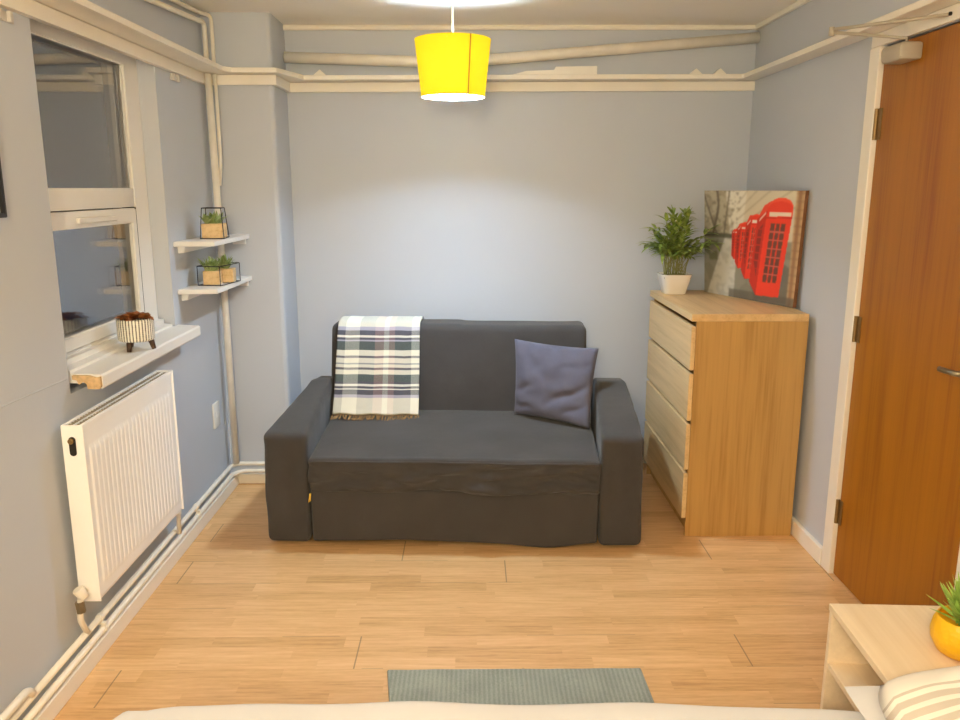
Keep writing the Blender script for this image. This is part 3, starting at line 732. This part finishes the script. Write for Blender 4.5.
    def booth(xl, xm, xr, yb, ybl, yt, ytl, k=.0):
        nonlocal U
        U0 = U; U = U0 - k * (Vv - yb)
        put(poly([(xl, ybl), (xm, yb), (xm, yt), (xl, ytl)]), drk)                              # side
        put(poly([(xm, yb), (xr, yb + .012), (xr, yt), (xm, yt)]), red)                         # front
        w = xr - xm; arc = [(xm - .35 * (xm - xl), yt)] + [(xm + w * (.5 - .5 * math.cos(PI * k / 10)), yt + .48 * w * math.sin(PI * k / 10) ** .8) for k in range(11)]
        put(poly([(xl, ytl), (xm - .4 * (xm - xl), yt + .06 * (yt - yb)), (xm + .12 * w, yt + .36 * w), (xm + .2 * w, yt), (xm, yt)]), red, .9)
        put(poly(arc), lit); put(poly([(a, yt + (b - yt) * .72) for a, b in arc[1:]]), red)
        hh = yt - yb
        put(poly([(xm + .1 * w, yt - .065 * hh), (xm + .95 * w, yt - .06 * hh), (xm + .95 * w, yt - .012 * hh), (xm + .1 * w, yt - .012 * hh)]), pale)
        put(poly([(xm + .0 * w, yt - .075 * hh), (xr, yt - .068 * hh), (xr, yt - .08 * hh), (xm, yt - .09 * hh)]), drk)
        put(poly([(xl + .25 * (xm - xl), ytl - .03 * hh), (xm - .1 * (xm - xl), yt - .045 * hh), (xm - .1 * (xm - xl), yt - .01 * hh), (xl + .25 * (xm - xl), ytl - .0 * hh)]), pale, .85)
        x0, x1, y0, y1 = xm + .22 * w, xm + .80 * w, yb + .17 * hh, yt - .14 * hh
        put(poly([(x0, y0), (x1, y0 + .004), (x1, y1), (x0, y1)]), glassc)
        for q in range(1, 3): xx = x0 + (x1 - x0) * q / 3; put((np.abs(U - xx) < .0065) & (Vv > y0) & (Vv < y1), red)
        for q in range(1, 7): yy = y0 + (y1 - y0) * q / 7; put((np.abs(Vv - yy) < .0065) & (U > x0) & (U < x1), (196, 92, 72))
        a0, a1 = xl + .25 * (xm - xl), xl + .75 * (xm - xl)
        put(poly([(a0, ybl + .25 * hh), (a1, yb + .2 * hh + .1 * (ybl - yb)), (a1, yt - .15 * hh), (a0, ytl - .13 * hh)]), (120, 40, 30), .75)
        for q in range(1, 7): yy = yb + .2 * hh + .65 * hh * q / 7; put((np.abs(Vv - yy - .02) < .005) & (U > a0) & (U < a1), drk)
        U = U0
    booth(.315, .345, .40, .36, .40, .625, .615, .02)
    booth(.355, .395, .475, .28, .34, .675, .65, .05)
    booth(.425, .475, .57, .19, .27, .745, .70, .08)
    booth(.52, .605, .845, .055, .17, .825, .75, .085)
    blur(1)
    C_ = C_.clip(0, 255) / 255.0
    lin = np.where(C_ <= .04045, C_ / 12.92, ((C_ + .055) / 1.055) ** 2.4)
    bm = BM(); Vg = grid(bm, lambda a, b: P(a, b, thk + .0002), NX, NY)
    for row in Vg:
        for v in row: pass
    ob = obj('picture', bm, M['print'], t, off=loc); me = ob.data
    at = me.color_attributes.new('ink', 'FLOAT_COLOR', 'POINT')
    flat = np.ones((len(me.vertices), 4), np.float32); flat[:, :3] = lin.reshape(-1, 3)
    at.data.foreach_set('color', flat.ravel())
canvas()

# ------------------------------------------------------------------ sofa
SX, SY = -0.083, 3.312
sf = thing('sofa', 'charcoal two seater sofa with loose fabric cover against the back wall', 'sofa', (SX, SY, 0), math.radians(-2.33))
def spart(name, bm, mat=None, parent=None): return obj(name, bm, mat or M['fabric'], parent or sf, True)
def armdef(sg):
    def f(p):
        x, y, z = p
        top = .505 + .115 * min(1, max(0, y / .56)) - .03 * max(0, (y - .56) / .24)
        zz = z / .5 * top
        x2 = x + (.10 * max(0, (-x - .64) / .2) * min(1, max(0, y / .6)) if sg < 0 else .03 * max(0, (.83 - x) / .19) * min(1, max(0, y / .6))) + nz(p, 6, .006, 1 + sg) + nz(p, 14, .003, 2)
        if y < .1 and z < .46: y -= .008 * math.sin(x * 60 + z * 5) * math.exp(-((z - .30) / .16) ** 2) * (1 if sg > 0 else .5)
        return (x2, y + nz(p, 7, .006, 4) - .012 * (1 - z / .5), zz + nz(p, 5, .005, 3) * (z > .1))
    return f
for sg in (-1, 1):
    x0, x1 = (-.832, -.635) if sg < 0 else (.635, .822)
    spart('arm', softbox(BM(), x0, x1, 0, .725, .008, .5, .026, .025, armdef(sg)))
# base and valance
def hem(p):
    x, y, z = p; w = math.exp(-((x - .42) / .13) ** 2)
    z2 = z - (.02 * w + .006 * math.sin(x * 7)) * max(0, 1 - z / .2) 
    return (x, y - .012 * w * max(0, 1 - z / .25) + nz(p, 8, .004, 9) + .003 * math.sin(x * 19) * (1 - z / .27), max(.003, z2))
spart('base', softbox(BM(), -.625, .63, -.018, .70, .022, .262, .012, .03, hem))
def seatd(p):
    x, y, z = p
    lift = .055 * min(1, max(0, y / .55))
    crown = .012 * math.cos(PI * x / 1.25) * math.sin(PI * min(1, max(0, y / .6)))
    fold = 0
    if y < .03 and z < .39: fold = (.040 * noise.noise(Vector((x * 4 + z * 7, z * 24 - x * 2.5, 2))) * (.6 + .6 * math.exp(-((x - .15) / .3) ** 2)) + .012 * noise.noise(Vector((x * 18, z * 50 + x * 6, 5)))) * min(1, (.39 - z) / .03)
    return (x, y - fold, z + lift + crown * (z > .33) + nz(p, 6, .006, 6) * (z > .38))
st = spart('seat_cushion', softbox(BM(), -.63, .635, -.03, .66, .252, .408, .020, .011, seatd))
bm = BM()
tube(bm, [seatd((-.62 + 1.245 * i / 50, -.031, .393)) for i in range(51)], .0045, 6); spart('piping', bm, None, st)
LEAN = .25
def backd(p):
    x, y, z = p
    return (x, y + LEAN * (z - .45) + nz(p, 5, .008, 12) + nz(p, 12, .003, 2) - .02 * math.sin(PI * (x + .63) / 1.285) * (y < .62), z + nz(p, 4, .004, 15) - .004 * (x > 0))
spart('backrest', softbox(BM(), -.655, .63, .56, .74, .30, .880, .032, .03, backd))
spart('rear_panel', softbox(BM(), -.63, .62, .66, .72, .02, .62, .02, .05))
bm = BM(); prism(bm, [(-.632, .205), (-.626, .248), (-.618, .25), (-.621, .215)], -.0335, -.031, 'y'); lb = spart('care_label', bm, plain('yellow_tag', S(220, 180, 70), .7)); lb['label'] = 'small yellow tag at the cushion corner'

# tartan blanket folded over the left of the backrest
yf = lambda z: .56 + LEAN * (z - .45) - .038
path = [(.87, .66), (.872, .80), (.865, .865), (.835, .893), (.78, .902), (.71, .902), (.655, .893), (yf(.85), .855), (.58, .75), (.53, .64), (.487, .55), (.455, .495), (.44, .474)]
pv = [Vector((0, a, b)) for a, b in path]
def curve_pts(pts, n):
    seg = [0]
    for i in range(1, len(pts)): seg.append(seg[-1] + (pts[i] - pts[i - 1]).length)
    out = []
    for k in range(n + 1):
        s = seg[-1] * k / n; i = 1
        while i < len(seg) - 1 and seg[i] < s: i += 1
        f = (s - seg[i - 1]) / (seg[i] - seg[i - 1]); out.append(pts[i - 1].lerp(pts[i], f))
    return out, seg
cp, seg = curve_pts(pv, 110)
for _ in range(2): cp = [cp[0]] + [(cp[i - 1] + cp[i] * 2 + cp[i + 1]) / 4 for i in range(1, len(cp) - 1)] + [cp[-1]]
top_s = seg[6] / seg[-1]
def blk(u, v):
    i = v * 110; k = min(109, int(i)); p = cp[k].lerp(cp[k + 1], i - k)
    fr = max(0, (v - top_s) / (1 - top_s))
    x = -.612 - .004 * fr + u * (.408 + .012 * fr)
    w = .004 * math.sin(u * 9 + v * 3) + .003 * noise.noise(Vector((u * 4, v * 9, 1)))
    hemz = .006 * math.sin(u * 17) * (v > .96)
    return (x, p.y - abs(w) * .8 - .004 * math.sin(u * PI), p.z + abs(w) * .7 + hemz * .4)
bm = BM(); grid(bm, blk, 56, 110, True)
L_ = bm.loops.layers.uv.active
for f in bm.faces:
    for lp in f.loops:
        uu, vv = lp[L_].uv; lp[L_].uv = (uu, 1 if vv >= .999 else max(0.0, (vv - top_s + .02) / (1 - top_s + .02)) if vv > top_s - .02 else abs(vv - top_s + .02) * .9)
bl = obj('blanket', bm, M['plaid'], None, True); bl.location = (SX, SY, 0); bl.rotation_euler = (0, 0, math.radians(-2.33))
md = bl.modifiers.new('thick', 'SOLIDIFY'); md.thickness = .014; md.offset = -1
tag(bl, 'cream, navy and green tartan blanket hung over the left of the sofa back', 'blanket')
# frayed lower layer edge and right side tassels
fr = BM(); rr = random.Random(9)
for i in range(46):
    u = i / 45; p = Vector(blk(u, 1.0)); 
    tube(fr, [p + Vector((0, .012, -.006)), p + Vector((rr.uniform(-.006, .006), -.012, -.012)), p + Vector((rr.uniform(-.01, .01), -.026 + rr.uniform(-.006, .004), -.021))], .0028, 5)
obj('fringe', fr, plain('brown_fringe', S(150, 118, 78), .9, var=.4, vs=60), bl)['label'] = 'frayed brown and cream fringe'

# cushion
def pillow_bm(BL, BR, TR, TL, thick, n=30, uv=False, pinch=.05, wr=.006, seed=0, rnd=0.0, creases=None, back=1.0):
    BL, BR, TR, TL = map(Vector, (BL, BR, TR, TL)); nrm = ((BR - BL).cross(TL - BL)).normalized(); bm = BM()
    L = bm.loops.layers.uv.new('UVMap')
    def crease(u, v):
        if not creases: return 0.0
        t = 0.0
        for (ax, ay, bx_, by, dep, wid) in creases:
            dx, dy = bx_ - ax, by - ay; q = max(0, min(1, ((u - ax) * dx + (v - ay) * dy) / (dx * dx + dy * dy)))
            d = math.hypot(u - ax - dx * q, v - ay - dy * q + .02 * math.sin(q * 7)); t += dep * math.sin(PI * min(1, .15 + .85 * q)) * math.exp(-(d / wid) ** 2)
        return t
    def P(u, v, s):
        a, b = 2 * u - 1, 2 * v - 1
        pu, pv_ = a * (1 - pinch * (1 - b * b) - rnd * b ** 4), b * (1 - pinch * (1 - a * a) - rnd * a ** 4)
        # pinch: sides pulled in at their middle
        uu, vv_ = (pu + 1) / 2, (pv_ + 1) / 2
        p = (BL * (1 - uu) + BR * uu) * (1 - vv_) + (TL * (1 - uu) + TR * uu) * vv_
        h = thick * (1 if s > 0 else back) * ((1 - a * a) * (1 - b * b)) ** .38
        e = min(1, h / thick * 1.6)
        w = -crease(u, v) * e * (s > 0) + wr * e * (noise.noise(Vector((u * 4 + seed, v * 5, s * 2.0))) + .6 * noise.noise(Vector((u * 9, v * 8 + seed, s))))
        return p + nrm * s * (h + w)
    V = {}
    for s in (1, -1):
        for i in range(n + 1):
            for j in range(n + 1):
                edge = i in (0, n) or j in (0, n)
                if edge and s == -1: V[(s, i, j)] = V[(1, i, j)]
                else: V[(s, i, j)] = bm.verts.new(P(i / n, j / n, s))
        for i in range(n):
            for j in range(n):
                q = [(i, j), (i + 1, j), (i + 1, j + 1), (i, j + 1)]
                if s < 0: q = q[::-1]
                f = bm.faces.new([V[(s,) + k] for k in q])
                for lp, k in zip(f.loops, q): lp[L].uv = (k[0] / n, k[1] / n)
    return bm
solo('cushion', pillow_bm((.205, 3.80, .466), (.548, 3.60, .447), (.608, 3.78, .795), (.208, 3.872, .826), .062, 46, wr=.007, creases=((.98, .52, .42, .18, .016, .045), (1.0, .3, .6, .05, .012, .04), (.0, .35, .35, .42, .010, .05), (.05, .15, .3, .1, .010, .04), (.98, .78, .5, .66, .008, .05), (.2, .95, .3, .6, .007, .06))), M['cushion'],
     'square slate grey cushion leaning in the right corner of the sofa', 'cushion', (.39, 3.76, .5), True)

# ------------------------------------------------------------------ lamp
lx, ly = -.078, 3.55
lp = thing('pendant_lamp', 'lit yellow drum pendant lamp hanging from the ceiling on a white cord', 'pendant lamp', (lx, ly, 2.365)); L = lp.location
RT, RB, ZT, ZB = .159, .134, 2.152, 1.922
prof = [(RT + (RB - RT) * i / 8, ZT + (ZB - ZT) * i / 8) for i in range(9)]
sh = obj('lamp_shade', lathe(BM(), prof, (lx, ly, 0), 64), M['shade'], lp, True, off=L)
obj('lining', lathe(BM(), [(p[0] - .003, p[1]) for p in prof], (lx, ly, 0), 64), M['liner'], sh, True, off=L)
bm = BM(); a = math.radians(-62)
tube(bm, [(lx + (RT + .001) * math.cos(a), ly + (RT + .001) * math.sin(a), ZT), (lx + (RB + .001) * math.cos(a), ly + (RB + .001) * math.sin(a), ZB)], .003, 6); obj('seam', bm, M['seam'], sh, off=L)
obj('cord', tube(BM(), [(lx, ly, 2.3648), (lx, ly, 2.10)], .0045, 10), M['white'], lp, True, off=L)
obj('lamp_holder', lathe(BM(), [(0, 2.11), (.018, 2.11), (.022, 2.092), (.05, 2.084), (.05, 2.078), (0, 2.077)], (lx, ly, 0), 16), M['white'], lp, True, off=L)  # flange widened inside the shade to block the bulb's upward light
bm = BM()
for k in range(3):
    a = 2 * PI * k / 3 + .4; tube(bm, [(lx + .02 * math.cos(a), ly + .02 * math.sin(a), 2.06), (lx + .157 * math.cos(a), ly + .157 * math.sin(a), 2.14)], .0018, 6)
obj('shade_ring', bm, M['white'], lp, off=L)
bm = BM(); bmesh.ops.create_uvsphere(bm, u_segments=20, v_segments=12, radius=.03); bmesh.ops.translate(bm, verts=bm.verts, vec=(lx, ly, 2.024)); obj('bulb', bm, M['bulb'], lp, True, off=L)

# ------------------------------------------------------------------ rug, bed, nightstand
bm = BM(); softbox(bm, -.280, .55, 1.86, 2.358, .0, .014, .006, .03, lambda p: (p.x + (.14 if p.x < .13 else .03) * (2.36 - p.y) * abs(p.x - .13) / .415, p.y, max(0.0005, p.z + (nz(p, 12, .002, 3) if p.z > .006 else 0))))
solo('rug', bm, M['rug'], 'small grey green bath mat style rug on the floor before the bed', 'rug', (.13, 2.1, 0), True)
bd = thing('bed', 'single bed at the lower edge seen only by its cream bedding', 'bed', (.3, .95, 0))
obj('divan_base', bx(-.70, 1.35, .50, 1.42, .0, .27, bev=.01), M['greysheet'], bd, off=bd.location)
obj('mattress', softbox(BM(), -.71, 1.36, .49, 1.43, .2705, .45, .05, .08), M['greysheet'], bd, True, off=bd.location)
def duv(p):
    x, y, z = p; z2 = z + (nz(p, 4, .008, 8) if z > .48 else 0)
    y2 = y + .012 * math.sin(x * 3.1 + .6) + nz(p, 7, .004, 5)
    y2 -= .034 * (x + .7) * max(0, (y - .9) / .6)
    # round the far left corner in plan
    cx, cy, r = -.595, 1.375, .15
    if x < cx and y > cy:
        d = Vector((x - cx, y2 - cy)); m = max(abs(d.x), abs(d.y)); l = d.length
        if l > 1e-6: q = (m / l) ; d = d * (q + (1 - q) * .15); x, y2 = cx + d.x, cy + d.y
    return (x, y2, z2)
solo('duvet', softbox(BM(), -.75, 1.0, .46, 1.515, .452, .505, .024, .04, duv), M['bed'], 'cream duvet along the bottom edge of the photo', 'duvet', (.1, .95, .452), True)
NS = (1.193, 1.668, 0)
ns = thing('bedside_table', 'open birch veneer bedside shelf unit beside the bed', 'bedside table', NS, math.radians(-3.0))
hx, hy, H_ = .283, .208, .5
def np_(name, *a, mat=None, bev=.0015): return obj(name, bx(*a, bev=bev), mat or M['birch'], ns)
np_('top', -hx, hx, -hy, hy, H_ - .018, H_)
np_('side_panel', -hx + .002, hx - .002, hy - .018, hy - .001, 0, H_ - .0182); np_('side_panel', -hx + .002, hx - .002, -hy + .001, -hy + .018, 0, H_ - .0182)
np_('shelf', -hx + .004, hx - .02, -hy + .0182, hy - .0182, .325, .341); np_('shelf', -hx + .004, hx - .02, -hy + .0182, hy - .0182, .03, .046)
np_('back_panel', hx - .018, hx - .004, -hy + .0182, hy - .0182, .0, H_ - .0182)
yp = Vector((1.124, 1.66, .5005))
t = thing('potted_succulent', 'spiky green plant in a round yellow pot on the bedside table', 'potted plant', yp)
obj('pot', lathe(BM(), [(0, 0), (.04, 0), (.052, .008), (.065, .033), (.067, .05), (.063, .074), (.056, .09), (.052, .09), (.058, .072), (0, .07)], yp, 40), M['yellow'], t, 50, off=yp)
bm = BM(); rr = random.Random(21)
tuft(bm, yp + Vector((0, 0, .07)), 70, .135, .8, .013, rr, .10); tuft(bm, yp + Vector((0, 0, .07)), 60, .115, 1.5, .013, rr, .08)
obj('foliage', bm, M['spike'], t, off=yp)
solo('pillow', pillow_bm((.75, 1.02, .575), (1.42, 1.02, .575), (1.44, 1.42, .63), (.775, 1.435, .585), .075, 36, pinch=.0, rnd=.10, wr=.01, back=.25), M['pillow'], 'cream pillow with taupe stripes in the lower right corner', 'pillow', (1.1, 1.2, .52), True)
solo('frilled_pillow', pillow_bm((.78, 1.06, .520), (1.40, 1.06, .520), (1.40, 1.465, .545), (.757, 1.474, .546), .02, 26, pinch=.0, rnd=.02, back=.3), M['bed'], 'white frilled pillow lying under the striped pillow', 'pillow', (1.1, 1.25, .5), 45)

# ------------------------------------------------------------------ lights, world, camera
def point(name, loc, e, c, r):
    d = bpy.data.lights.new(name, 'POINT'); d.energy = e; d.color = c; d.shadow_soft_size = r
    o = bpy.data.objects.new(name, d); COL.objects.link(o); o.location = loc; return o
point('pendant_bulb_light', (lx, ly, 2.03), 110, (.58, .79, 1.0), .055)
point('added_fill_light', (-.3, -.6, 1.9), 141, (1.0, .81, .51), .22)  # added unseen fill behind the camera, warms and evens the near half
w = bpy.data.worlds.new('night'); scene.world = w; w.use_nodes = True
w.node_tree.nodes['Background'].inputs[0].default_value = (.010, .012, .018, 1); w.node_tree.nodes['Background'].inputs[1].default_value = 1.0
cam = bpy.data.cameras.new('camera'); cam.sensor_width = 36; cam.lens = 804 / 960 * 36; cam.clip_start = .02
co = bpy.data.objects.new('camera', cam); COL.objects.link(co); co.location = (0, 0, 1.55)
co.rotation_euler = (math.radians(90 - 12.1), 0, math.radians(-0.57)); scene.camera = co
vs = scene.view_settings; vs.view_transform = 'Standard'; vs.look = 'None'; vs.gamma = 1; vs.use_curve_mapping = False; vs.exposure = 0.13
scene.cycles.use_denoising = True; scene.cycles.max_bounces = 14; scene.cycles.diffuse_bounces = 8; scene.cycles.transmission_bounces = 12; scene.cycles.glossy_bounces = 6
scene.cycles.caustics_reflective = False; scene.cycles.caustics_refractive = False; scene.cycles.sample_clamp_indirect = 6
